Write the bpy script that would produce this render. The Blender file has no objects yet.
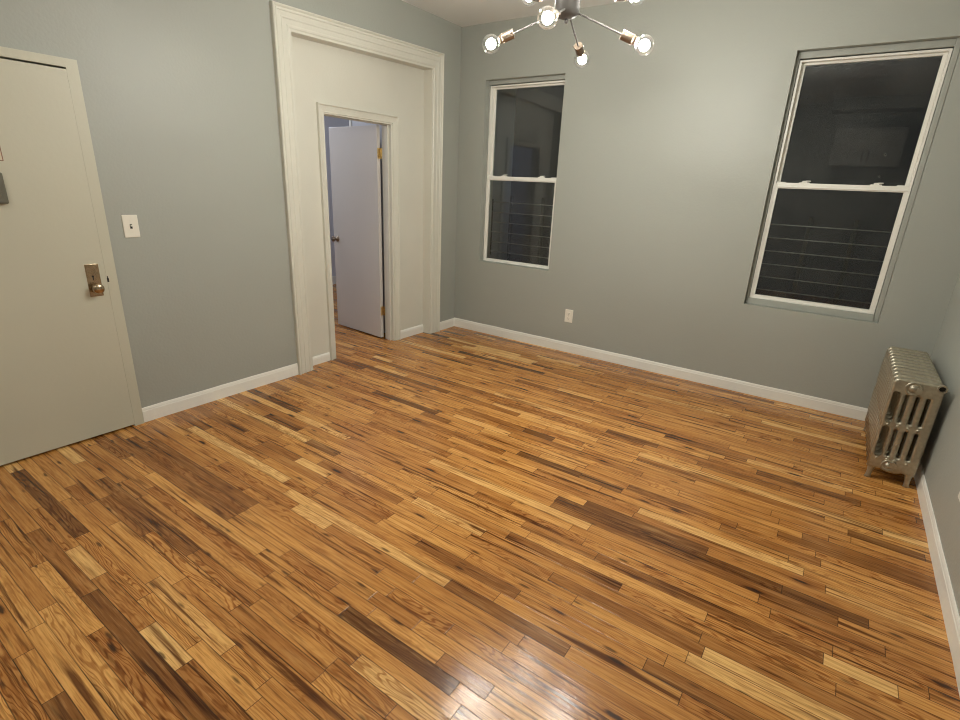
import bpy, bmesh, math, random
from mathutils import Vector, Matrix
random.seed(7)
sc = bpy.context.scene
COL = sc.collection

# ------------------------------------------------------------------ camera
cam_data = bpy.data.cameras.new('camera')
cam = bpy.data.objects.new('camera', cam_data)
COL.objects.link(cam)
cam.location = (3.32571, -4.35858, 1.488)
cam.rotation_euler = (1.2411208, -0.0419994, 0.6110975)
cam_data.sensor_width = 36.0
cam_data.lens = 513.817 / 960 * 36.0
cam_data.clip_start = 0.02
sc.camera = cam

# ------------------------------------------------------------------ world, lights, exposure
world = bpy.data.worlds.new('night')
sc.world = world
world.use_nodes = True
world.node_tree.nodes['Background'].inputs[0].default_value = (0.45, 0.52, 0.65, 1)
world.node_tree.nodes['Background'].inputs[1].default_value = 0.013
sc.view_settings.view_transform = 'Standard'
sc.view_settings.look = 'None'
sc.view_settings.gamma = 1.0
sc.view_settings.exposure = 0.0
sc.view_settings.use_curve_mapping = False
sc.cycles.use_denoising = True
sc.cycles.filter_width = 1.1
sc.cycles.max_bounces = 10
sc.cycles.sample_clamp_indirect = 4.0
sc.cycles.transparent_max_bounces = 16
BULB_STRENGTH = 790.0
BULB_COLOR = (1.0, 0.972, 0.885)

ld = bpy.data.lights.new('next_room_lamp', 'POINT')     # the lamp of the next room
ld.shadow_soft_size = 0.12; ld.energy = 35.0; ld.color = (0.90, 0.93, 1.0)
lo = bpy.data.objects.new('next_room_lamp', ld); COL.objects.link(lo)
lo.location = (-1.9, -1.25, 2.40)
ld = bpy.data.lights.new('rear_fill_light', 'AREA')        # added fill light behind the camera, evens out the wall brightness
ld.shape = 'DISK'; ld.size = 0.45; ld.energy = 16.0; ld.color = (1.0, 0.95, 0.86)
lo = bpy.data.objects.new('rear_fill_light', ld); COL.objects.link(lo)
lo.location = (1.5, -4.9, 2.80)

# ------------------------------------------------------------------ constants
W = 3.953          # right wall plane
H = 2.853          # ceiling
YF = -5.35         # wall behind the camera
LW = -0.004        # left wall plane
BW = 0.004         # back wall plane
PI = math.pi

# ------------------------------------------------------------------ material helpers
def new_mat(name):
    m = bpy.data.materials.new(name); m.use_nodes = True
    nt = m.node_tree
    return m, nt, nt.nodes, nt.links, nt.nodes['Principled BSDF']

def N(nodes, kind, **kw):
    n = nodes.new(kind)
    for k, v in kw.items():
        if k.startswith('i_'):
            n.inputs[k[2:].replace('_', ' ')].default_value = v
        else:
            setattr(n, k, v)
    return n

def paint(name, col, rough=0.6, var=0.06, bump=0.05, scale=3.0, bscale=60.0, spec=0.4, scuffs=False):
    m, nt, nodes, links, b = new_mat(name)
    tc = N(nodes, 'ShaderNodeTexCoord')
    n1 = N(nodes, 'ShaderNodeTexNoise'); n1.inputs['Scale'].default_value = scale; n1.inputs['Detail'].default_value = 5
    links.new(tc.outputs['Object'], n1.inputs['Vector'])
    mx = N(nodes, 'ShaderNodeMixRGB')
    mx.inputs[1].default_value = (*[c * (1 - var) for c in col], 1)
    mx.inputs[2].default_value = (*[min(1, c * (1 + var)) for c in col], 1)
    links.new(n1.outputs['Fac'], mx.inputs[0])
    col_out = mx.outputs[0]
    if scuffs:
        v = N(nodes, 'ShaderNodeTexVoronoi'); v.inputs['Scale'].default_value = 7.0
        links.new(tc.outputs['Object'], v.inputs['Vector'])
        lt = N(nodes, 'ShaderNodeMath', operation='LESS_THAN'); lt.inputs[1].default_value = 0.075
        links.new(v.outputs['Distance'], lt.inputs[0])
        sp = N(nodes, 'ShaderNodeSeparateColor'); links.new(v.outputs['Color'], sp.inputs[0])
        gt = N(nodes, 'ShaderNodeMath', operation='GREATER_THAN'); gt.inputs[1].default_value = 0.55
        links.new(sp.outputs[0], gt.inputs[0])
        mu = N(nodes, 'ShaderNodeMath', operation='MULTIPLY'); links.new(lt.outputs[0], mu.inputs[0]); links.new(gt.outputs[0], mu.inputs[1])
        m5 = N(nodes, 'ShaderNodeMath', operation='MULTIPLY'); m5.inputs[1].default_value = 0.5; links.new(mu.outputs[0], m5.inputs[0])
        sm = N(nodes, 'ShaderNodeMixRGB'); sm.inputs[2].default_value = (0.16, 0.13, 0.09, 1)
        links.new(m5.outputs[0], sm.inputs[0]); links.new(col_out, sm.inputs[1]); col_out = sm.outputs[0]
    links.new(col_out, b.inputs['Base Color'])
    b.inputs['Roughness'].default_value = rough
    b.inputs['Specular IOR Level'].default_value = spec
    n2 = N(nodes, 'ShaderNodeTexNoise'); n2.inputs['Scale'].default_value = bscale; n2.inputs['Detail'].default_value = 3
    n3 = N(nodes, 'ShaderNodeTexNoise'); n3.inputs['Scale'].default_value = 2.2; n3.inputs['Detail'].default_value = 2
    links.new(tc.outputs['Object'], n2.inputs['Vector']); links.new(tc.outputs['Object'], n3.inputs['Vector'])
    ad = N(nodes, 'ShaderNodeMath', operation='MULTIPLY_ADD'); ad.inputs[1].default_value = 9.0
    links.new(n3.outputs['Fac'], ad.inputs[0]); links.new(n2.outputs['Fac'], ad.inputs[2])
    bp = N(nodes, 'ShaderNodeBump'); bp.inputs['Strength'].default_value = bump; bp.inputs['Distance'].default_value = 0.01
    links.new(ad.outputs[0], bp.inputs['Height']); links.new(bp.outputs[0], b.inputs['Normal'])
    return m

def metal(name, col, rough=0.3, var=0.25, scale=25.0, metallic=1.0, bump=0.0):
    m, nt, nodes, links, b = new_mat(name)
    tc = N(nodes, 'ShaderNodeTexCoord')
    n1 = N(nodes, 'ShaderNodeTexNoise'); n1.inputs['Scale'].default_value = scale; n1.inputs['Detail'].default_value = 4
    links.new(tc.outputs['Object'], n1.inputs['Vector'])
    mx = N(nodes, 'ShaderNodeMixRGB')
    mx.inputs[1].default_value = (*[c * (1 - var) for c in col], 1)
    mx.inputs[2].default_value = (*[min(1, c * (1 + var)) for c in col], 1)
    links.new(n1.outputs['Fac'], mx.inputs[0]); links.new(mx.outputs[0], b.inputs['Base Color'])
    b.inputs['Metallic'].default_value = metallic
    b.inputs['Roughness'].default_value = rough
    if bump:
        bp = N(nodes, 'ShaderNodeBump'); bp.inputs['Strength'].default_value = bump; bp.inputs['Distance'].default_value = 0.003
        links.new(n1.outputs['Fac'], bp.inputs['Height']); links.new(bp.outputs[0], b.inputs['Normal'])
    return m

def glass_pane(name, specks=0.0):
    m, nt, nodes, links, b = new_mat(name)
    nodes.remove(b)
    out = nodes['Material Output']
    tr = N(nodes, 'ShaderNodeBsdfTransparent'); tr.inputs[0].default_value = (0.86, 0.89, 0.88, 1)
    gl = N(nodes, 'ShaderNodeBsdfGlossy'); gl.inputs['Roughness'].default_value = 0.02
    fr = N(nodes, 'ShaderNodeFresnel'); fr.inputs['IOR'].default_value = 1.55
    mx = N(nodes, 'ShaderNodeMixShader')
    links.new(fr.outputs[0], mx.inputs[0]); links.new(tr.outputs[0], mx.inputs[1]); links.new(gl.outputs[0], mx.inputs[2])
    last = mx
    # dust film and a few paint flecks on the pane
    tc = N(nodes, 'ShaderNodeTexCoord')
    df = N(nodes, 'ShaderNodeBsdfDiffuse'); df.inputs[0].default_value = (0.7, 0.7, 0.66, 1)
    n1 = N(nodes, 'ShaderNodeTexNoise'); n1.inputs['Scale'].default_value = 4.0; n1.inputs['Detail'].default_value = 4
    links.new(tc.outputs['Object'], n1.inputs['Vector'])
    dust = N(nodes, 'ShaderNodeMapRange'); dust.inputs[1].default_value = 0.35; dust.inputs[2].default_value = 0.75
    dust.inputs[3].default_value = 0.012; dust.inputs[4].default_value = 0.032
    links.new(n1.outputs['Fac'], dust.inputs[0])
    fac = dust.outputs[0]
    if specks:
        v = N(nodes, 'ShaderNodeTexVoronoi'); v.inputs['Scale'].default_value = 16.0
        mp = N(nodes, 'ShaderNodeMapping'); mp.inputs['Scale'].default_value = (1.7, 1, 0.9)
        links.new(tc.outputs['Object'], mp.inputs[0]); links.new(mp.outputs[0], v.inputs['Vector'])
        lt = N(nodes, 'ShaderNodeMath', operation='LESS_THAN'); lt.inputs[1].default_value = 0.09
        links.new(v.outputs['Distance'], lt.inputs[0])
        sp = N(nodes, 'ShaderNodeSeparateColor'); links.new(v.outputs['Color'], sp.inputs[0])
        gt = N(nodes, 'ShaderNodeMath', operation='GREATER_THAN'); gt.inputs[1].default_value = 1 - specks
        links.new(sp.outputs[0], gt.inputs[0])
        mu = N(nodes, 'ShaderNodeMath', operation='MULTIPLY'); links.new(lt.outputs[0], mu.inputs[0]); links.new(gt.outputs[0], mu.inputs[1])
        m2 = N(nodes, 'ShaderNodeMath', operation='MULTIPLY'); m2.inputs[1].default_value = 0.35
        links.new(mu.outputs[0], m2.inputs[0])
        mm = N(nodes, 'ShaderNodeMath', operation='MAXIMUM'); links.new(m2.outputs[0], mm.inputs[0]); links.new(fac, mm.inputs[1])
        fac = mm.outputs[0]
    mx2 = N(nodes, 'ShaderNodeMixShader')
    links.new(fac, mx2.inputs[0]); links.new(last.outputs[0], mx2.inputs[1]); links.new(df.outputs[0], mx2.inputs[2])
    links.new(mx2.outputs[0], out.inputs[0])
    return m

def bulb_glass():
    m, nt, nodes, links, b = new_mat('clear_bulb_glass')
    nodes.remove(b); out = nodes['Material Output']
    tr = N(nodes, 'ShaderNodeBsdfTransparent')
    gl = N(nodes, 'ShaderNodeBsdfGlossy'); gl.inputs['Roughness'].default_value = 0.03
    lw = N(nodes, 'ShaderNodeLayerWeight'); lw.inputs['Blend'].default_value = 0.25
    mx = N(nodes, 'ShaderNodeMixShader')
    links.new(lw.outputs['Facing'], mx.inputs[0]); links.new(tr.outputs[0], mx.inputs[1]); links.new(gl.outputs[0], mx.inputs[2])
    links.new(mx.outputs[0], out.inputs[0])
    return m

def emitter(name, col, s):
    m, nt, nodes, links, b = new_mat(name)
    nodes.remove(b); out = nodes['Material Output']
    e = N(nodes, 'ShaderNodeEmission'); e.inputs[0].default_value = (*col, 1); e.inputs[1].default_value = s
    links.new(e.outputs[0], out.inputs[0])
    return m

def floor_material():
    m, nt, nodes, links, b = new_mat('oak_strip_floor')
    def M(op, a, c=None, d=None, clamp=False):
        n = nodes.new('ShaderNodeMath'); n.operation = op; n.use_clamp = clamp
        for i, v in enumerate((a, c, d)):
            if v is None: continue
            if isinstance(v, (int, float)): n.inputs[i].default_value = v
            else: links.new(v, n.inputs[i])
        return n.outputs[0]
    def uv(n):
        a = N(nodes, 'ShaderNodeUVMap', uv_map=n); s = N(nodes, 'ShaderNodeSeparateXYZ')
        links.new(a.outputs[0], s.inputs[0]); return s.outputs[0], s.outputs[1]
    def noise(x, y, z, scale=1.0, detail=3.0, dist=0.0, rough=0.5):
        c = N(nodes, 'ShaderNodeCombineXYZ')
        for i, v in enumerate((x, y, z)):
            if isinstance(v, (int, float)): c.inputs[i].default_value = v
            else: links.new(v, c.inputs[i])
        n = N(nodes, 'ShaderNodeTexNoise'); n.inputs['Scale'].default_value = scale; n.inputs['Detail'].default_value = detail
        n.inputs['Distortion'].default_value = dist; n.inputs['Roughness'].default_value = rough
        links.new(c.outputs[0], n.inputs['Vector']); return n.outputs['Fac']
    def rng(v, a, c, d=0.0, e=1.0):
        n = N(nodes, 'ShaderNodeMapRange'); n.clamp = True
        n.inputs[1].default_value = a; n.inputs[2].default_value = c; n.inputs[3].default_value = d; n.inputs[4].default_value = e
        links.new(v, n.inputs[0]); return n.outputs[0]
    def mixc(fac, c1, c2, mode='MIX'):
        n = N(nodes, 'ShaderNodeMixRGB', blend_type=mode)
        if isinstance(fac, (int, float)): n.inputs[0].default_value = fac
        else: links.new(fac, n.inputs[0])
        for i, c in ((1, c1), (2, c2)):
            if isinstance(c, tuple): n.inputs[i].default_value = (*c, 1)
            else: links.new(c, n.inputs[i])
        return n.outputs[0]
    u, v = uv('board')              # metres along the board and across it, shifted per board
    r1, r2 = uv('tone')
    e0, e1 = uv('ends')             # distance to the two ends
    vc, vd = uv('across')           # 0..1 across, metres
    ramp = N(nodes, 'ShaderNodeValToRGB')
    el = ramp.color_ramp.elements
    stops = ((0.0, (0.165, 0.068, 0.018)), (0.12, (0.275, 0.115, 0.030)), (0.35, (0.445, 0.196, 0.050)),
             (0.62, (0.580, 0.278, 0.074)), (0.85, (0.695, 0.362, 0.105)), (1.0, (0.80, 0.495, 0.185)))
    el[0].position = stops[0][0]; el[0].color = (*stops[0][1], 1)
    el[1].position = stops[-1][0]; el[1].color = (*stops[-1][1], 1)
    for p, c in stops[1:-1]:
        x = el.new(p); x.color = (*c, 1)
    links.new(r1, ramp.inputs[0])
    base = ramp.outputs[0]
    # broad tonal drift along each board
    drift = noise(M('MULTIPLY', u, 3.0), M('MULTIPLY', v, 22.0), 0.0, 1.0, 3)
    base = mixc(rng(drift, 0.45, 0.75, 0, 0.6), base, (0.63, 0.51, 0.40), 'MULTIPLY')
    base = mixc(rng(drift, 0.42, 0.25, 0, 0.30), base, (0.56, 0.33, 0.12))
    mid = noise(M('MULTIPLY', u, 3.5), M('MULTIPLY', v, 95.0), 2.0, 1.0, 4, 0.0, 0.65)
    base = mixc(rng(mid, 0.48, 0.70, 0, 0.75), base, (0.52, 0.38, 0.27), 'MULTIPLY')
    base = mixc(rng(mid, 0.44, 0.30, 0, 0.30), base, (0.70, 0.42, 0.16))
    # fine straight grain
    fine = noise(M('MULTIPLY', u, 7.0), M('MULTIPLY', v, 170.0), 0.0, 1.0, 4, 0.0, 0.6)
    base = mixc(rng(fine, 0.50, 0.68, 0, 0.65), base, (0.44, 0.30, 0.20), 'MULTIPLY')
    # cathedral figure
    warp = noise(M('MULTIPLY', u, 2.6), M('MULTIPLY', v, 16.0), 3.0, 1.0, 2.5)
    ph = M('ADD', M('MULTIPLY', v, 480.0), M('MULTIPLY', warp, 80.0))
    band = M('SINE', ph)
    band = rng(band, 0.15, 0.95)
    amt = M('MULTIPLY', band, rng(r2, 0.35, 0.95, 0.10, 0.85))
    base = mixc(amt, base, (0.46, 0.30, 0.18), 'MULTIPLY')
    # dark mineral streaks
    st = noise(M('MULTIPLY', u, 1.7), M('MULTIPLY', v, 42.0), 8.0, 1.0, 3.5, 0.6)
    base = mixc(rng(st, 0.555, 0.68, 0, 0.95), base, (0.20, 0.13, 0.085), 'MULTIPLY')
    # knots
    c = N(nodes, 'ShaderNodeCombineXYZ'); links.new(M('MULTIPLY', u, 2.5), c.inputs[0]); links.new(M('MULTIPLY', v, 11.0), c.inputs[1])
    nz = N(nodes, 'ShaderNodeTexNoise'); nz.inputs['Scale'].default_value = 9.0
    links.new(c.outputs[0], nz.inputs['Vector'])
    ad = N(nodes, 'ShaderNodeVectorMath', operation='MULTIPLY_ADD'); ad.inputs[1].default_value = (0.10, 0.10, 0.0)
    links.new(nz.outputs['Color'], ad.inputs[0]); links.new(c.outputs[0], ad.inputs[2])
    vo = N(nodes, 'ShaderNodeTexVoronoi'); vo.inputs['Scale'].default_value = 1.0
    links.new(ad.outputs[0], vo.inputs['Vector'])
    sp = N(nodes, 'ShaderNodeSeparateColor'); links.new(vo.outputs['Color'], sp.inputs[0])
    keep = M('GREATER_THAN', sp.outputs[0], 0.22)
    halo = M('MULTIPLY', rng(vo.outputs['Distance'], 0.23, 0.05), keep)
    core = M('MULTIPLY', rng(vo.outputs['Distance'], 0.115, 0.06), keep)
    base = mixc(M('MULTIPLY', halo, 0.60), base, (0.42, 0.22, 0.11), 'MULTIPLY')
    base = mixc(M('MULTIPLY', core, 0.88), base, (0.025, 0.012, 0.006))
    c2 = N(nodes, 'ShaderNodeCombineXYZ'); links.new(M('MULTIPLY', u, 5.5), c2.inputs[0]); links.new(M('MULTIPLY', v, 24.0), c2.inputs[1])
    ad2 = N(nodes, 'ShaderNodeVectorMath', operation='MULTIPLY_ADD'); ad2.inputs[1].default_value = (0.12, 0.12, 0.0)
    links.new(nz.outputs['Color'], ad2.inputs[0]); links.new(c2.outputs[0], ad2.inputs[2])
    vo2 = N(nodes, 'ShaderNodeTexVoronoi'); vo2.inputs['Scale'].default_value = 1.0
    links.new(ad2.outputs[0], vo2.inputs['Vector'])
    sp2 = N(nodes, 'ShaderNodeSeparateColor'); links.new(vo2.outputs['Color'], sp2.inputs[0])
    fleck = M('MULTIPLY', rng(vo2.outputs['Distance'], 0.19, 0.09), M('GREATER_THAN', sp2.outputs[1], 0.55))
    base = mixc(M('MULTIPLY', fleck, 0.80), base, (0.045, 0.020, 0.008))
    # seams between strips, open end joints
    edge = M('MINIMUM', vd, M('SUBTRACT', 0.0565, vd))
    seam = rng(edge, 0.0021, 0.0008)
    endj = rng(M('MINIMUM', e0, e1), 0.0018, 0.0006)
    joint = M('MAXIMUM', M('MULTIPLY', seam, rng(noise(M('MULTIPLY', u, 1.2), 0.0, r1, 1.0, 1), 0.35, 0.62, 0.35, 0.95)), M('MULTIPLY', endj, 0.85))
    base = mixc(joint, base, (0.028, 0.013, 0.005))
    links.new(base, b.inputs['Base Color'])
    tc = N(nodes, 'ShaderNodeTexCoord')
    rn = N(nodes, 'ShaderNodeTexNoise'); rn.inputs['Scale'].default_value = 3.0; rn.inputs['Detail'].default_value = 4
    links.new(tc.outputs['Object'], rn.inputs['Vector'])
    rr = M('ADD', rng(rn.outputs['Fac'], 0.3, 0.7, 0.10, 0.16), M('MULTIPLY', fine, 0.07))
    links.new(rr, b.inputs['Roughness'])
    b.inputs['Specular IOR Level'].default_value = 0.38
    cup = M('MULTIPLY', M('MULTIPLY', M('SUBTRACT', vc, 0.5), M('SUBTRACT', vc, 0.5)), 1.2)
    ht = M('ADD', M('MULTIPLY', fine, -0.35), M('SUBTRACT', cup, M('MULTIPLY', joint, 0.9)))
    gr = noise(M('MULTIPLY', u, 22.0), M('MULTIPLY', v, 150.0), 5.0, 1.0, 3)
    ht = M('ADD', ht, M('MULTIPLY', gr, 0.5))
    ht = M('ADD', ht, M('MULTIPLY', M('MULTIPLY', vd, M('SUBTRACT', r2, 0.5)), 34.0))
    bp = N(nodes, 'ShaderNodeBump'); bp.inputs['Strength'].default_value = 0.32; bp.inputs['Distance'].default_value = 0.0018
    links.new(ht, bp.inputs['Height']); links.new(bp.outputs[0], b.inputs['Normal'])
    return m

MAT = dict(
    wall=paint('grey_wall_paint', (0.355, 0.368, 0.330), 0.42, 0.03, 0.10, 1.5, 70, 0.35),
    ceil=paint('white_ceiling_paint', (0.76, 0.77, 0.75), 0.7, 0.03, 0.06),
    cream=paint('cream_woodwork_paint', (0.650, 0.638, 0.562), 0.38, 0.04, 0.08, 4, 90, 0.4),
    white=paint('white_baseboard_paint', (0.83, 0.82, 0.76), 0.35, 0.03, 0.06, 5, 80, 0.45),
    door=paint('cream_door_paint', (0.530, 0.515, 0.415), 0.42, 0.035, 0.05, 2.5, 50, 0.4, True),
    leaf=paint('pale_grey_door_paint', (0.60, 0.565, 0.53), 0.32, 0.03, 0.05, 3, 50, 0.45),
    vinyl=paint('white_vinyl', (0.80, 0.79, 0.73), 0.35, 0.03, 0.0, 8, 30, 0.45),
    next=paint('pale_blue_wall_paint', (0.60, 0.61, 0.66), 0.6, 0.03, 0.04),
    plastic=paint('white_plastic', (0.80, 0.77, 0.68), 0.3, 0.02, 0.0, 8, 30, 0.5),
    brass=metal('worn_brass', (0.74, 0.55, 0.26), 0.30, 0.4, 90),
    oldbrass=metal('aged_bronze', (0.46, 0.36, 0.25), 0.24, 0.45, 45),
    nickel=metal('brushed_nickel', (0.27, 0.215, 0.165), 0.36, 0.15, 40),
    pewter=metal('grey_pewter', (0.105, 0.098, 0.092), 0.5, 0.12, 30, 0.35),
    steel=metal('dark_steel', (0.10, 0.10, 0.10), 0.45, 0.3, 30, 0.7),
    dark=paint('dark_recess', (0.02, 0.018, 0.015), 0.8, 0.1, 0.0),
    greybox=paint('grey_enamel', (0.13, 0.125, 0.095), 0.45, 0.12, 0.05, 30),
    radiator=metal('silver_radiator_paint', (0.40, 0.365, 0.28), 0.34, 0.30, 55, 0.70, 0.35),
    guard=metal('guard_enamel', (0.006, 0.006, 0.006), 0.7, 0.3, 30, 0.0),
    guardlight=paint('guard_bar_paint', (0.34, 0.32, 0.29), 0.4, 0.3, 0.0, 20),
    paper=paint('sticker_paper', (0.62, 0.56, 0.43), 0.6, 0.05, 0.0, 20),
    red=paint('sticker_rust_line', (0.24, 0.13, 0.09), 0.6, 0.2, 0.0, 30),
    cabinet=paint('cabinet_white', (0.60, 0.59, 0.55), 0.4, 0.02, 0.0),
    pane=glass_pane('window_glass'),
    paneflecked=glass_pane('window_glass_flecked', 0.16),
    bulb=bulb_glass(),
    filament=emitter('glowing_filament', BULB_COLOR, BULB_STRENGTH),
    floor=floor_material(),
)

# ------------------------------------------------------------------ mesh helpers
def finish(name, bm, mat, parent=None, smooth=False, bevel=0.0, segs=2):
    bmesh.ops.remove_doubles(bm, verts=bm.verts, dist=1e-6)
    bmesh.ops.recalc_face_normals(bm, faces=bm.faces)
    me = bpy.data.meshes.new(name); bm.to_mesh(me); bm.free()
    o = bpy.data.objects.new(name, me); COL.objects.link(o)
    for m in (mat if isinstance(mat, list) else [mat]): me.materials.append(m)
    if smooth:
        for p in me.polygons: p.use_smooth = True
    if bevel:
        md = o.modifiers.new('bevel', 'BEVEL'); md.width = bevel; md.segments = segs; md.limit_method = 'ANGLE'
        md.angle_limit = math.radians(40)
    if parent: o.parent = parent
    return o

def box(bm, x0, x1, y0, y1, z0, z1, mi=0):
    c = [bm.verts.new((x, y, z)) for z in (z0, z1) for y in (y0, y1) for x in (x0, x1)]
    fs = [(0, 2, 3, 1), (4, 5, 7, 6), (0, 1, 5, 4), (2, 6, 7, 3), (0, 4, 6, 2), (1, 3, 7, 5)]
    for f in fs:
        fa = bm.faces.new([c[i] for i in f]); fa.material_index = mi
    return c

def frame_axes(d):
    d = Vector(d).normalized()
    a = Vector((0, 0, 1)) if abs(d.z) < 0.9 else Vector((1, 0, 0))
    u = d.cross(a).normalized(); v = d.cross(u).normalized()
    return d, u, v

def lathe(bm, org, axis, prof, seg=24):
    """prof: list of (radius, distance along axis)"""
    d, u, v = frame_axes(axis); org = Vector(org)
    rings = []
    for r, t in prof:
        c = org + d * t
        if r < 1e-6: rings.append([bm.verts.new(c)])
        else: rings.append([bm.verts.new(c + (u * math.cos(2 * PI * k / seg) + v * math.sin(2 * PI * k / seg)) * r) for k in range(seg)])
    for a, b in zip(rings, rings[1:]):
        for k in range(seg):
            l = (k + 1) % seg
            if len(a) == 1 and len(b) == 1: continue
            if len(a) == 1: bm.faces.new((a[0], b[l], b[k]))
            elif len(b) == 1: bm.faces.new((a[k], a[l], b[0]))
            else: bm.faces.new((a[k], a[l], b[l], b[k]))
    for rg, flip in ((rings[0], True), (rings[-1], False)):
        if len(rg) > 2: bm.faces.new(rg[::-1] if flip else rg)

def rod(bm, p, q, r, seg=12):
    p = Vector(p); q = Vector(q)
    lathe(bm, p, q - p, [(r, 0), (r, (q - p).length)], seg)

def sphere_prof(r, n=14, t0=0.0):
    return [(r * math.sin(PI * i / n), t0 + r - r * math.cos(PI * i / n)) for i in range(n + 1)]

def empty(name, loc=(0, 0, 0)):
    o = bpy.data.objects.new(name, None); COL.objects.link(o); o.location = loc
    o.empty_display_size = 0.1
    return o

def tag(o, label=None, cat=None, group=None, kind=None):
    if label: o['label'] = label
    if cat: o['category'] = cat
    if group: o['group'] = group
    if kind: o['kind'] = kind
    return o

def put(o, parent):
    """parent a world-space mesh under an empty that already has its location"""
    o.parent = parent
    o.matrix_parent_inverse = Matrix.Translation(-Vector(parent.location))
    return o

def structure(name, bm, mat, **kw):
    return tag(finish(name, bm, mat, **kw), kind='structure')

# ------------------------------------------------------------------ floor: one mesh of narrow oak strips
def build_floor():
    bm = bmesh.new()
    lb = bm.loops.layers.uv.new('board'); lt = bm.loops.layers.uv.new('tone')
    le = bm.loops.layers.uv.new('ends'); la = bm.loops.layers.uv.new('across')
    sw = 0.0565
    rnd = random.Random(31)
    y = YF
    while y < 1.35:
        y1 = y + sw
        xmin = -2.9
        xmax = W + 0.005 if y1 < 0.06 else -0.20
        x = xmin - rnd.random() * 0.8
        while x < xmax:
            L = rnd.choice((0.23, 0.32, 0.4, 0.46, 0.55, 0.62, 0.75, 0.9, 1.05)) * rnd.uniform(0.85, 1.15)
            x1 = x + L
            a, c = max(x, xmin), min(x1, xmax)
            if c - a > 1e-4:
                t = min(1, max(0, rnd.gauss(0.54, 0.19)))
                if rnd.random() < 0.08: t = rnd.uniform(0.0, 0.22)
                if rnd.random() < 0.07: t = rnd.uniform(0.9, 1.0)
                g = rnd.random(); ou = rnd.uniform(0, 60); ov = rnd.uniform(0, 60)
                vs = [bm.verts.new(p) for p in ((a, y, 0), (c, y, 0), (c, y1, 0), (a, y1, 0))]
                f = bm.faces.new(vs)
                for lp, (px, py) in zip(f.loops, ((a, 0), (c, 0), (c, sw), (a, sw))):
                    lp[lb].uv = (px + ou, py + ov); lp[lt].uv = (t, g)
                    lp[le].uv = (px - x, x1 - px); lp[la].uv = (py / sw, py)
            x = x1
        y = y1
    # slab under the strips
    me = bpy.data.meshes.new('floor'); bm.to_mesh(me); bm.free()
    o = bpy.data.objects.new('floor', me); COL.objects.link(o)
    me.materials.append(MAT['floor'])
    md = o.modifiers.new('thickness', 'SOLIDIFY'); md.thickness = 0.02; md.offset = -1
    o['kind'] = 'structure'
    return o
build_floor()

# ------------------------------------------------------------------ room shell
bm = bmesh.new(); box(bm, -3.05, W + 0.15, YF - 0.15, 1.45, H, H + 0.1)
structure('ceiling', bm, MAT['ceil'])

# left wall with the entry doorway and the wide cased opening
CY0, CY1, CZT = -2.02, -0.28, 2.555       # outer edges of the casing
bm = bmesh.new()
T = 0.20
for y0, y1, z0, z1 in ((YF - 0.15, -4.03, 0, H), (-4.03, -3.186, 1.955, H), (-3.186, CY0 + 0.05, 0, H),
                       (CY0 + 0.05, CY1 - 0.05, CZT - 0.06, H), (CY1 - 0.05, 0.0, 0, H)):
    box(bm, LW - T, LW, y0, y1, z0, z1)
structure('wall_left', bm, MAT['wall'])

# infill panel of the wide opening, holding the narrow inner doorway
IX = -0.092
DY0, DY1, DZ = -1.572, -0.850, 1.945
bm = bmesh.new()
for y0, y1, z0, z1 in ((CY0 + 0.05, DY0, 0, CZT - 0.06), (DY1, CY1 - 0.05, 0, CZT - 0.06), (DY0, DY1, DZ, CZT - 0.06)):
    box(bm, -0.2005, IX, y0, y1, z0, z1)
structure('wall_doorway', bm, MAT['cream'])

# back wall with two window openings
W1 = (0.290, 1.098, 0.742, 2.398)
W2 = (2.790, 3.630, 0.702, 2.414)
bm = bmesh.new()
D = 0.17
def wall_x(bm, x0, x1, y0, y1, holes):
    xs = x0
    for hx0, hx1, hz0, hz1 in holes:
        box(bm, xs, hx0, y0, y1, 0, H)
        box(bm, hx0, hx1, y0, y1, 0, hz0)
        box(bm, hx0, hx1, y0, y1, hz1, H)
        xs = hx1
    box(bm, xs, x1, y0, y1, 0, H)
wall_x(bm, LW - T, W + 0.12, BW, BW + D, (W1, W2))
structure('wall_back', bm, MAT['wall'])

bm = bmesh.new(); box(bm, W, W + 0.12, YF - 0.15, BW, 0, H)
structure('wall_right', bm, MAT['wall'])

# the room's rear wall, seen only as a reflection in the window glass: soffit and wall cupboard
bm = bmesh.new(); box(bm, LW, W, YF - 0.15, YF, 0, H)
box(bm, 2.75, W, YF, YF + 0.45, 2.70, H)
structure('wall_front', bm, MAT['wall'])
bm = bmesh.new(); box(bm, 2.87, 3.70, YF, YF + 0.33, 1.97, 2.47)
cb = structure('wall_cupboard', bm, MAT['cabinet'])
bm = bmesh.new(); box(bm, 2.89, 3.277, YF + 0.33, YF + 0.35, 1.99, 2.45); box(bm, 3.293, 3.68, YF + 0.33, YF + 0.35, 1.99, 2.45)
finish('cupboard_front', bm, MAT['cabinet'], cb, bevel=0.004)
bm = bmesh.new()
for hx in (3.25, 3.32): rod(bm, (hx, YF + 0.375, 2.03), (hx, YF + 0.375, 2.17), 0.007); 
finish('cupboard_handle', bm, MAT['steel'], cb)

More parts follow.
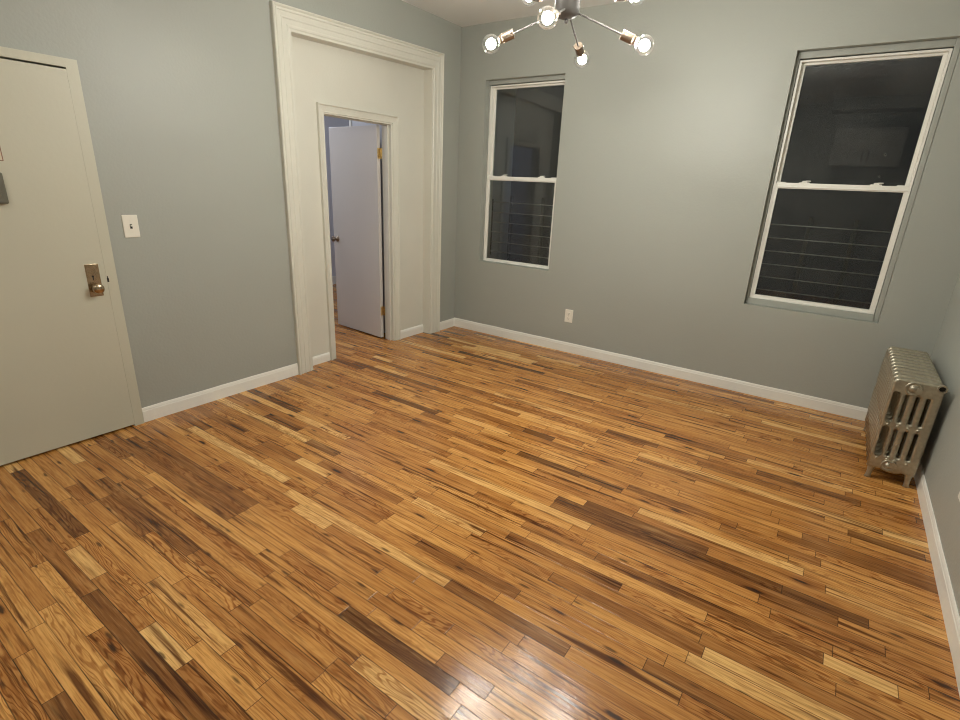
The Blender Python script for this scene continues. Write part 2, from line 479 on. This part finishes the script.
# next room beyond the inner doorway
bm = bmesh.new(); box(bm, -3.0, -2.72, -2.6, 1.45, 0, H); structure('wall_far', bm, MAT['next'])
bm = bmesh.new(); box(bm, -2.72, LW - T, 1.20, 1.35, 0, H); structure('wall_side', bm, MAT['next'])
bm = bmesh.new(); box(bm, -0.735, LW - T, -0.715, -0.60, 0, H); structure('wall_stub', bm, MAT['next'])
bm = bmesh.new(); box(bm, -0.760, -0.735, -0.722, -0.593, 0, H); structure('trim_6', bm, MAT['white'], bevel=0.003)
bm = bmesh.new(); box(bm, -2.72, LW - T, -2.6, -2.45, 0, H); structure('wall_near', bm, MAT['next'])
bm = bmesh.new()
box(bm, LW - T - 0.008, LW - T, -2.45, CY0 + 0.05, 0, H); box(bm, LW - T - 0.008, LW - T, CY1 - 0.05, 1.2, 0, H)
structure('wall_partition', bm, MAT['next'])
bm = bmesh.new(); box(bm, -2.72, -2.705, -2.45, 1.2, 0, 0.12); structure('baseboard_far', bm, MAT['white'], bevel=0.004)

# ------------------------------------------------------------------ baseboards
def baseboard(name, p, q, nrm, h=0.094, t=0.009):
    """runs p -> q on the floor against a wall, nrm points into the room"""
    p = Vector(p); q = Vector(q); n = Vector(nrm)
    prof = [(0, 0), (t, 0), (t, h - 0.024), (t - 0.002, h - 0.019), (t - 0.002, h - 0.012), (0.004, h - 0.002), (0.003, h), (0, h)]
    bm = bmesh.new()
    K = max(2, int((q - p).length / 0.12))
    rows = []
    rn = random.Random(len(name) * 7 + K)
    for k in range(K + 1):
        b = p.lerp(q, k / K)
        dz = rn.uniform(-0.0012, 0.0012); dt = rn.uniform(-0.001, 0.001)
        rows.append([bm.verts.new(b + n * (a + (dt if a > 0.002 else 0)) + Vector((0, 0, z + (dz if z > 0.01 else 0)))) for a, z in prof])
    for a, b in zip(rows, rows[1:]):
        for i in range(len(prof)):
            j = (i + 1) % len(prof); bm.faces.new((a[i], a[j], b[j], b[i]))
    bm.faces.new(rows[0]); bm.faces.new(rows[-1][::-1])
    return structure(name, bm, MAT['white'])
baseboard('baseboard_left', (LW, -3.148, 0), (LW, CY0 + 0.0, 0), (1, 0, 0))
baseboard('baseboard_corner', (LW, CY1, 0), (LW, BW - 0.009, 0), (1, 0, 0), 0.090)
baseboard('baseboard_back', (LW, BW, 0), (W - 0.009, BW, 0), (0, -1, 0))
baseboard('baseboard_right', (W, -5.3, 0), (W, BW, 0), (-1, 0, 0), 0.096)
baseboard('baseboard_doorway', (IX, -1.885, 0), (IX, -1.634, 0), (1, 0, 0), 0.072, 0.012)
baseboard('baseboard_panel', (IX, -0.772, 0), (IX, -0.416, 0), (1, 0, 0), 0.084, 0.012)

# ------------------------------------------------------------------ casings: a profile mitred round three sides
def casing(name, y0, y1, zl, zr, x0, prof, mat, lean=0.0, zb=0.0):
    """outer edges y0..y1, tops zl / zr; prof = (inset from the outer edge, x above x0)"""
    bm = bmesh.new()
    rows = []
    for k in range(4):
        row = []
        for w, h in prof:
            yy = y0 + w if k < 2 else y1 - w
            zt = zl + (zr - zl) * (yy - y0) / (y1 - y0) - w
            z = zb if k in (0, 3) else zt
            row.append(bm.verts.new((x0 + h + lean * z / 2.5 * (1.0 if k < 2 else 0.35), yy, z)))
        rows.append(row)
    n = len(prof)
    for a, b in zip(rows, rows[1:]):
        for i in range(n - 1):
            bm.faces.new((a[i], a[i + 1], b[i + 1], b[i]))
    bmesh.ops.recalc_face_normals(bm, faces=bm.faces)
    return structure(name, bm, mat)
big = [(0.0, -0.03), (0.0, 0.036), (0.004, 0.042), (0.010, 0.042), (0.014, 0.036), (0.017, 0.028), (0.021, 0.028), (0.026, 0.033),
       (0.032, 0.033), (0.036, 0.026), (0.062, 0.022), (0.066, 0.026), (0.072, 0.026), (0.076, 0.021), (0.104, 0.019), (0.110, 0.024),
       (0.120, 0.024), (0.126, 0.016), (0.140, 0.014), (0.142, 0.010), (0.142, IX - LW - 0.01)]
casing('trim_2', CY0, CY1, 2.530, 2.578, LW, [(w, h * 0.72 if h > 0 else h) for w, h in big], MAT['cream'], 0.006)
small = [(0.0, -0.02), (0.0, 0.020), (0.004, 0.024), (0.010, 0.022), (0.014, 0.016), (0.030, 0.012), (0.050, 0.009), (0.056, 0.011),
         (0.060, 0.009), (0.061, 0.0), (0.061, -0.112)]
casing('trim_3', DY0 - 0.056, DY1 + 0.076, 2.008, 2.012, IX, small, MAT['cream'])
# jamb lining and stop of the inner doorway
bm = bmesh.new()
box(bm, -0.2, IX + 0.004, DY1 - 0.004, DY1 + 0.02, 0, DZ); box(bm, -0.2, IX + 0.004, DY0 - 0.02, DY0 + 0.004, 0, DZ)
box(bm, -0.2, IX + 0.004, DY0, DY1, DZ - 0.006, DZ + 0.02)
box(bm, -0.158, -0.118, DY1 - 0.018, DY1 - 0.003, 0, DZ); box(bm, -0.158, -0.118, DY0 + 0.003, DY0 + 0.018, 0, DZ)
box(bm, -0.158, -0.118, DY0, DY1, DZ - 0.012, DZ - 0.005)
structure('trim_4', bm, MAT['cream'], bevel=0.002)
# entry door frame
bm = bmesh.new()
box(bm, -0.12, 0.014, -3.204, -3.152, 0.0, 1.985); box(bm, -0.12, 0.014, -4.06, -4.012, 0.0, 1.985); box(bm, -0.12, 0.014, -4.012, -3.204, 1.945, 1.985)
structure('trim_5', bm, MAT['door'], bevel=0.0008)

# ------------------------------------------------------------------ entry door (closed) with its lock
bm = bmesh.new(); box(bm, -0.034, 0.0136, -4.009, -3.2042, 0.012, 1.936)
door1 = structure('door_1', bm, MAT['door'], bevel=0.0008)
bm = bmesh.new(); box(bm, 0.012, 0.0165, -3.297, -3.233, 0.815, 0.992)
plate = finish('lock_plate', bm, MAT['oldbrass'], door1, bevel=0.002)
bm = bmesh.new(); lathe(bm, (0.0160, -3.268, 0.925), (1, 0, 0), [(0.0055, 0), (0.0055, 0.001)], 12); box(bm, 0.0160, 0.017, -3.271, -3.265, 0.905, 0.925)
finish('keyhole', bm, MAT['dark'], plate)
bm = bmesh.new()
lathe(bm, (0.0165, -3.266, 0.862), (1, 0, 0), [(0.018, 0), (0.017, 0.005), (0.0095, 0.009), (0.009, 0.022), (0.014, 0.027), (0.024, 0.031), (0.0285, 0.038), (0.027, 0.046), (0.021, 0.051), (0.010, 0.0535), (0, 0.054)], 28)
finish('door_knob', bm, MAT['oldbrass'], door1, smooth=True)
bm = bmesh.new(); box(bm, 0.0125, 0.0150, -3.2035, -3.1945, 0.886, 0.908); box(bm, 0.0130, 0.0155, -3.2015, -3.1965, 0.908, 0.918)
finish('latch_bolt', bm, MAT['dark'], door1)
# grey rim lock body and sticker near the photo's left edge
bm = bmesh.new(); box(bm, 0.012, 0.036, -3.662, -3.548, 1.306, 1.446)
rl = finish('rim_lock', bm, MAT['greybox'], door1, bevel=0.006)
bm = bmesh.new(); box(bm, 0.036, 0.0385, -3.640, -3.570, 1.33, 1.42)
finish('lock_cover', bm, MAT['greybox'], rl, bevel=0.002)
bm = bmesh.new(); box(bm, 0.0130, 0.0141, -3.665, -3.527, 1.497, 1.70)
stk = finish('sticker', bm, MAT['paper'], door1)
bm = bmesh.new()
for y0, y1, z0, z1 in ((-3.665, -3.527, 1.497, 1.501), (-3.531, -3.527, 1.497, 1.70), (-3.665, -3.527, 1.696, 1.70), (-3.665, -3.661, 1.497, 1.70)):
    box(bm, 0.0139, 0.0146, y0, y1, z0, z1)
finish('sticker_border', bm, MAT['red'], stk)

# ------------------------------------------------------------------ inner door standing open into the next room
leaf_l, leaf_t = 0.700, 0.035
ang = math.radians(94.0)
bm = bmesh.new()
box(bm, 0, leaf_l, 0, leaf_t, 0.012, 1.937)          # local x along the leaf, y thickness
door2 = structure('door_2', bm, MAT['leaf'], bevel=0.002)
door2.location = (-0.226, -0.886, 0); door2.rotation_euler = (0, 0, PI - math.radians(4.6))
# after a half turn local +y points to world -y, so shift the leaf back by its thickness
door2.location.y += leaf_t
# knob pairs
bm = bmesh.new()
prof = [(0.030, 0), (0.029, 0.006), (0.012, 0.010), (0.010, 0.030), (0.018, 0.036), (0.027, 0.046), (0.027, 0.056), (0.020, 0.063), (0, 0.065)]
lathe(bm, (leaf_l - 0.06, leaf_t, 0.91), (0, 1, 0), prof, 24)
lathe(bm, (leaf_l - 0.06, 0, 0.91), (0, -1, 0), prof, 24)
finish('door_knob', bm, MAT['nickel'], door2, smooth=True)
for z in (1.665, 0.235):
    bm = bmesh.new()
    # leaf plate on the hinge edge, barrel, jamb plate
    box(bm, -0.0015, 0.0005, 0.002, 0.033, z, z + 0.088)
    for i in range(5):
        zz = z + i * 0.0178
        lathe(bm, (-0.011, -0.002, zz), (0, 0, 1), [(0.0062, 0), (0.0062, 0.0165)], 12)
    box(bm, -0.012, -0.0005, -0.003, 0.000, z, z + 0.088)
    box(bm, -0.024, -0.011, -0.0035, -0.001, z, z + 0.088)
    finish('hinge', bm, MAT['brass'], door2)

# ------------------------------------------------------------------ windows
def sash(bm, x0, x1, y0, y1, z0, z1, sw, bw, tw):
    box(bm, x0, x0 + sw, y0, y1, z0, z1); box(bm, x1 - sw, x1, y0, y1, z0, z1)
    box(bm, x0 + sw, x1 - sw, y0, y1, z0, z0 + bw); box(bm, x0 + sw, x1 - sw, y0, y1, z1 - tw, z1)

def window(name, hole, fx0, fx1, fz0, fz1, zm, flecked):
    hx0, hx1, hz0, hz1 = hole
    root = empty(name, ((fx0 + fx1) / 2, 0.1, fz0)); tag(root, kind='structure')
    # painted stop between the plaster reveal and the vinyl frame
    bm = bmesh.new()
    ya, yb = 0.056, 0.165
    box(bm, hx0 + 0.001, fx0, ya, yb, hz0, hz1); box(bm, fx1, hx1 - 0.001, ya, yb, hz0, hz1)
    box(bm, fx0, fx1, ya, yb, fz1, hz1 - 0.001); box(bm, fx0, fx1, ya - 0.01, yb, hz0 + 0.001, fz0)
    put(finish('window_stop', bm, MAT['wall'], bevel=0.003), root)
    bm = bmesh.new()
    sash(bm, fx0 + 0.003, fx1 - 0.003, 0.062, 0.160, fz0, fz1 - 0.008, 0.014, 0.010, 0.012)
    # side tracks above the meeting rail
    put(finish('window_frame', bm, MAT['vinyl'], bevel=0.002), root)
    bm = bmesh.new()
    sash(bm, fx0 + 0.016, fx1 - 0.016, 0.106, 0.134, zm - 0.01, fz1 - 0.015, 0.022, 0.03, 0.018)
    up = put(finish('upper_sash', bm, MAT['vinyl'], bevel=0.003), root)
    bm = bmesh.new(); box(bm, fx0 + 0.036, fx1 - 0.036, 0.118, 0.122, zm + 0.015, fz1 - 0.031)
    finish('glass', bm, MAT['paneflecked'] if flecked else MAT['pane'], up)
    bm = bmesh.new()
    sash(bm, fx0 + 0.012, fx1 - 0.012, 0.070, 0.100, fz0 + 0.004, zm + 0.018, 0.023, 0.022, 0.037)
    box(bm, fx0 + 0.012, fx1 - 0.012, 0.064, 0.072, zm - 0.012, zm - 0.004)      # lift lip
    lw = put(finish('lower_sash', bm, MAT['vinyl'], bevel=0.003), root)
    bm = bmesh.new(); box(bm, fx0 + 0.033, fx1 - 0.033, 0.083, 0.087, fz0 + 0.024, zm - 0.017)
    finish('glass', bm, MAT['pane'], lw)
    for t in (0.24, 0.76):
        cx = fx0 + (fx1 - fx0) * t
        bm = bmesh.new()
        box(bm, cx - 0.032, cx + 0.032, 0.078, 0.102, zm + 0.018, zm + 0.026)
        box(bm, cx - 0.014, cx + 0.016, 0.080, 0.108, zm + 0.026, zm + 0.036)
        box(bm, cx + 0.006, cx + 0.038, 0.086, 0.096, zm + 0.032, zm + 0.038)
        o = finish('sash_lock', bm, MAT['vinyl'], lw, bevel=0.003)
    for cx in (fx0 + 0.050, fx1 - 0.050):
        bm = bmesh.new(); box(bm, cx - 0.030, cx + 0.024, 0.074, 0.098, zm + 0.018, zm + 0.025)
        o = finish('tilt_latch', bm, MAT['vinyl'], lw, bevel=0.002)
    return root
window('window_1', W1, 0.302, 1.086, 0.748, 2.364, 1.548, False)
window('window_2', W2, 2.808, 3.600, 0.750, 2.372, 1.570, True)

# child-safety guards outside the lower sashes
def guard(x0, x1, z0, posts, label):
    g = empty('window_guard', ((x0 + x1) / 2, 0.235, z0)); tag(g, label, 'window guard', 'window guards outside the lower sashes')
    for px in posts:
        bm = bmesh.new(); box(bm, px - 0.014, px + 0.014, 0.218, 0.246, z0 - 0.02, z0 + 0.60)
        put(finish('post', bm, MAT['guard'], bevel=0.004), g)
    for i in range(6):
        z = z0 + 0.040 + i * 0.099
        bm = bmesh.new(); rod(bm, (x0, 0.214, z), (x1, 0.214, z), 0.0038, 10)
        put(finish('bar', bm, MAT['guardlight'], smooth=True), g)
    for x in (x0, x1):
        bm = bmesh.new(); box(bm, x - 0.012, x + 0.012, 0.176, 0.226, z0, z0 + 0.56)
        put(finish('side_bracket', bm, MAT['guard'], bevel=0.002), g)
guard(0.28, 1.11, 0.79, (0.505, 0.86), 'dark barred guard outside the narrower window left of the outlet')
guard(2.78, 3.70, 0.76, (3.083, 3.362), 'dark barred guard outside the window above the radiator')

# ------------------------------------------------------------------ ceiling light
HC = Vector((2.083, -1.962, 0))
cl = empty('ceiling_light', (HC.x, HC.y, H)); tag(cl, 'eight-armed grey metal ceiling light with bare round glowing bulbs', 'light')
bm = bmesh.new()
lathe(bm, (HC.x, HC.y, 2.204), (0, 0, 1), [(0, 0), (0.020, 0.001), (0.040, 0.007), (0.051, 0.018), (0.056, 0.034), (0.056, 0.112), (0.050, 0.122), (0.018, 0.128), (0, 0.128)], 40)
put(finish('hub', bm, MAT['pewter'], smooth=True), cl)
bm = bmesh.new()
lathe(bm, (HC.x, HC.y, 2.186), (0, 0, 1), [(0, 0), (0.006, 0.002), (0.009, 0.007), (0.0075, 0.013), (0.006, 0.021)], 16)
put(finish('finial', bm, MAT['pewter'], smooth=True), cl)
bm = bmesh.new(); rod(bm, (HC.x, HC.y, 2.33), (HC.x, HC.y, H - 0.02), 0.009, 16)
put(finish('stem', bm, MAT['nickel'], smooth=True), cl)
bm = bmesh.new(); lathe(bm, (HC.x, HC.y, H), (0, 0, -1), [(0.062, 0), (0.062, 0.012), (0.050, 0.024), (0.014, 0.030), (0.009, 0.034)], 36)
put(finish('canopy', bm, MAT['nickel'], smooth=True), cl)
bulbs = [(1.779, -2.107, 2.105, 2.247), (2.171, -2.292, 2.119, 2.247), (2.013, -1.615, 2.117, 2.247), (2.413, -1.838, 2.096, 2.247),
         (1.79, -1.81, 2.372, 2.285), (2.292, -1.684, 2.342, 2.285), (2.386, -2.114, 2.355, 2.285), (1.884, -2.240, 2.355, 2.285)]
for bx, by, bz, hz in bulbs:
    b = Vector((bx, by, bz)); c = Vector((HC.x, HC.y, hz))
    d = (b - c).normalized(); L = (b - c).length
    s = c + d * (L - 0.112)                      # back of the socket
    bm = bmesh.new(); rod(bm, c + d * 0.05, s, 0.0042, 12)
    mid = c + d * (0.055 + (L - 0.17) * 0.55)
    lathe(bm, mid, d, [(0.0048, 0), (0.0068, 0.001), (0.0068, 0.005), (0.0048, 0.006)], 12)
    arm = put(finish('arm', bm, MAT['pewter'], smooth=False), cl)
    bm = bmesh.new()
    lathe(bm, s, d, [(0, 0), (0.0195, 0.0005), (0.0205, 0.002), (0.0205, 0.050), (0.0215, 0.051), (0.0215, 0.056), (0.019, 0.0575), (0.017, 0.070), (0.012, 0.0705)], 24)
    dd, u, v = frame_axes(d)
    for sg in (-1, 1):
        q = s + d * 0.007 + u * 0.020 * sg
        lathe(bm, q, u * sg, [(0.0035, 0), (0.0035, 0.006), (0.0025, 0.0075)], 10)
    o = finish('socket', bm, MAT['nickel'], arm)
    for p in o.data.polygons: p.use_smooth = False
    bm = bmesh.new()
    R = 0.041
    pr = [(0.013, -0.052), (0.0135, -0.046), (0.016, -0.040), (0.021, -0.0345)]
    for i in range(1, 15):
        a = math.radians(148 - i * 148 / 14.0)
        pr.append((R * math.sin(a), R * math.cos(a)))
    lathe(bm, b, d, [(max(r, 0), t) for r, t in pr], 28)
    bo = put(finish('bulb', bm, MAT['bulb'], smooth=True), cl)
    bm = bmesh.new()
    lathe(bm, b, d, [(0, -0.023), (0.010, -0.021), (0.019, -0.012), (0.0225, 0.0), (0.019, 0.012), (0.010, 0.020), (0, 0.0225)], 18)
    fo = finish('filament', bm, MAT['filament'], bo, smooth=True)

# ------------------------------------------------------------------ radiator
def section_mesh():
    """2-D outline with eight rounded slots, extruded and edge-rounded; local x across, y up"""
    cu = bpy.data.curves.new('outline', 'CURVE'); cu.dimensions = '2D'; cu.fill_mode = 'BOTH'
    def poly(pts):
        s = cu.splines.new('POLY'); s.points.add(len(pts) - 1); s.use_cyclic_u = True
        for p, (x, y) in zip(s.points, pts): p.co = (x, y, 0, 1)
    def rrect(x0, x1, y0, y1, r, n=6):
        pts = []
        for cx, cy, a0 in ((x1 - r, y0 + r, -90), (x1 - r, y1 - r, 0), (x0 + r, y1 - r, 90), (x0 + r, y0 + r, 180)):
            for k in range(n + 1):
                a = math.radians(a0 + 90 * k / n); pts.append((cx + r * math.cos(a), cy + r * math.sin(a)))
        return pts
    hw = 0.107
    ins = 0.012                                    # the edge rounding grows the outline outwards
    # outline: arched apron at the bottom, flat rounded top
    o = []
    for k in range(7):
        a = math.radians(90 * k / 6); o.append((hw - ins - 0.016 + 0.016 * math.cos(a), 0.606 - ins - 0.016 + 0.016 * math.sin(a)))
    for k in range(7):
        a = math.radians(90 + 90 * k / 6); o.append((-hw + ins + 0.016 + 0.016 * math.cos(a), 0.606 - ins - 0.016 + 0.016 * math.sin(a)))
    o.append((-hw + ins, 0.084)); o.append((-0.070, 0.084))
    for k in range(9):
        a = math.radians(180 + 180 * k / 8); o.append((0.040 * math.cos(a), 0.088 + 0.014 * math.sin(a)))
    o.append((0.070, 0.084)); o.append((hw - ins, 0.084))
    poly(o)
    for cx in (-0.078, -0.033, 0.012, 0.056):
        w = 0.0085 + ins - 0.001
        poly(rrect(cx - w, cx + w, 0.362 - ins, 0.522 + ins, w - 0.0005))
        poly(rrect(cx - w, cx + w, 0.158 - ins, 0.319 + ins, w - 0.0005))
    cu.extrude = 0.0105; cu.bevel_depth = 0.0125; cu.bevel_resolution = 3
    ob = bpy.data.objects.new('outline', cu); COL.objects.link(ob)
    dg = bpy.context.evaluated_depsgraph_get(); dg.update()
    me = bpy.data.meshes.new_from_object(ob.evaluated_get(dg))
    bpy.data.objects.remove(ob)
    bm = bmesh.new(); bm.from_mesh(me); bpy.data.meshes.remove(me)
    for v in bm.verts: v.co = (v.co.x, v.co.z, v.co.y)       # stand upright
    # nipple hubs joining neighbouring sections
    for z in (0.558, 0.118):
        lathe(bm, (0, -0.040, z), (0, 1, 0), [(0.018, 0), (0.018, 0.078)], 16)
    # small raised ribs and bosses of the casting between the slots
    bmesh.ops.recalc_face_normals(bm, faces=bm.faces)
    me = bpy.data.meshes.new('section'); bm.to_mesh(me); bm.free()
    me.materials.append(MAT['radiator'])
    return me
RX, RY0, NS, PITCH = 3.808, -0.943, 11, 0.0740
rad = empty('radiator', (RX, RY0 + PITCH * (NS - 1) / 2, 0))
tag(rad, 'silver-painted cast iron column radiator in the corner under the window', 'radiator')
sm = section_mesh()
for i in range(NS):
    o = bpy.data.objects.new('section', sm); COL.objects.link(o)
    o.location = (RX, RY0 + PITCH * i, 0); put(o, rad)
fy = RY0 - 0.022
def boss(z, r):
    bm = bmesh.new()
    lathe(bm, (RX - 0.018, fy, z), (0, -1, 0), [(r, -0.004), (r, 0.004), (r * 0.92, 0.009), (r * 0.80, 0.008), (r * 0.70, 0.003), (r * 0.52, 0.004), (r * 0.46, 0.012), (r * 0.32, 0.018), (0.0, 0.020)], 28)
    put(finish('end_boss', bm, MAT['radiator'], smooth=True), rad)
boss(0.564, 0.038); boss(0.106, 0.032)
for cx, cz, r in ((-0.024, 0.540, 0.008), (0.020, 0.540, 0.008), (-0.021, 0.139, 0.009), (0.014, 0.139, 0.011),
                  (-0.065, 0.340, 0.009), (-0.022, 0.340, 0.009), (0.022, 0.340, 0.009), (0.066, 0.340, 0.009),
                  (-0.065, 0.136, 0.008), (0.066, 0.136, 0.008), (0.0, 0.235, 0.0065)):
    bm = bmesh.new(); lathe(bm, (RX - 0.011 + cx, fy, cz), (0, -1, 0), [(r, -0.006), (r * 0.9, 0.001), (r * 0.6, 0.005), (0, 0.0065)], 12)
    put(finish('casting_stud', bm, MAT['radiator'], smooth=True), rad)
# capped tapping at the upper right corner
bm = bmesh.new()
lathe(bm, (RX + 0.090, fy + 0.012, 0.594), (0, -1, 0), [(0.015, 0), (0.015, 0.014), (0.0215, 0.015), (0.0215, 0.034), (0.0145, 0.0345), (0.0140, 0.018), (0, 0.018)], 24)
tap = put(finish('pipe_tapping', bm, MAT['radiator']), rad)
bm = bmesh.new(); lathe(bm, (RX + 0.090, fy - 0.0062, 0.594), (0, -1, 0), [(0.0135, 0), (0.0135, 0.0006)], 20)
finish('bore', bm, MAT['dark'], tap)
for yy in (RY0, RY0 + PITCH * (NS - 1)):
    for sg in (-1, 1):
        bm = bmesh.new()
        rings = []
        for z, xo, hx, hy in ((0.130, 0.078, 0.021, 0.022), (0.095, 0.080, 0.019, 0.021), (0.070, 0.083, 0.018, 0.018), (0.034, 0.085, 0.013, 0.014), (0.012, 0.087, 0.013, 0.015), (0.0005, 0.088, 0.016, 0.017)):
            ring = []
            for k in range(12):
                a = 2 * PI * k / 12
                ring.append(bm.verts.new((RX + sg * xo + hx * math.cos(a), yy + hy * math.sin(a), z)))
            rings.append(ring)
        for a, b in zip(rings, rings[1:]):
            for k in range(12):
                bm.faces.new((a[k], a[(k + 1) % 12], b[(k + 1) % 12], b[k]))
        bm.faces.new(rings[0]); bm.faces.new(rings[-1][::-1])
        put(finish('leg', bm, MAT['radiator'], smooth=True), rad)

# ------------------------------------------------------------------ switch and outlets
def wall_plate(bm, w, h, t=0.006):
    box(bm, -w / 2, w / 2, -t, 0, -h / 2, h / 2)       # local: front faces -y

def place(root, loc, rz):
    root.location = loc; root.rotation_euler = (0, 0, rz)

sw = empty('light_switch'); tag(sw, 'white toggle light switch on the grey wall beside the entry door', 'switch')
bm = bmesh.new(); wall_plate(bm, 0.080, 0.124); finish('plate', bm, MAT['plastic'], sw, bevel=0.003)
bm = bmesh.new(); box(bm, -0.006, 0.006, -0.0066, -0.0058, -0.013, 0.013); finish('toggle_slot', bm, MAT['dark'], sw)
bm = bmesh.new(); box(bm, -0.0045, 0.0045, -0.017, -0.005, 0.000, 0.009); finish('toggle', bm, MAT['plastic'], sw, bevel=0.0015)
for z in (-0.030, 0.030):
    bm = bmesh.new(); lathe(bm, (0, -0.006, z), (0, -1, 0), [(0.003, 0), (0.0028, 0.0012), (0, 0.0014)], 10); finish('screw', bm, MAT['plastic'], sw)
place(sw, (LW, -3.032, 1.180), PI / 2)

def outlet(loc, rz, label):
    r = empty('wall_outlet'); tag(r, label, 'outlet', 'duplex wall outlets')
    bm = bmesh.new(); wall_plate(bm, 0.080, 0.122); finish('plate', bm, MAT['plastic'], r, bevel=0.003)
    for z in (0.0215, -0.0215):
        bm = bmesh.new(); box(bm, -0.0165, 0.0165, -0.0085, -0.005, z - 0.0145, z + 0.0145)
        s = finish('socket', bm, MAT['plastic'], r, bevel=0.004)
        bm = bmesh.new()
        box(bm, -0.0075, -0.0055, -0.0089, -0.0084, z - 0.003, z + 0.006); box(bm, 0.0055, 0.0075, -0.0089, -0.0084, z - 0.003, z + 0.006)
        lathe(bm, (0, -0.0084, z - 0.0085), (0, -1, 0), [(0.0028, 0), (0.0028, 0.0005)], 10)
        finish('slots', bm, MAT['dark'], s)
    bm = bmesh.new(); lathe(bm, (0, -0.006, 0), (0, -1, 0), [(0.003, 0), (0.0028, 0.0012), (0, 0.0014)], 10); finish('screw', bm, MAT['nickel'], r)
    place(r, loc, rz)
outlet((1.350, BW, 0.352), 0, 'white duplex outlet on the back wall between the windows')
outlet((W, -1.686, 0.388), -PI / 2, 'white duplex outlet on the right wall at the photo edge')
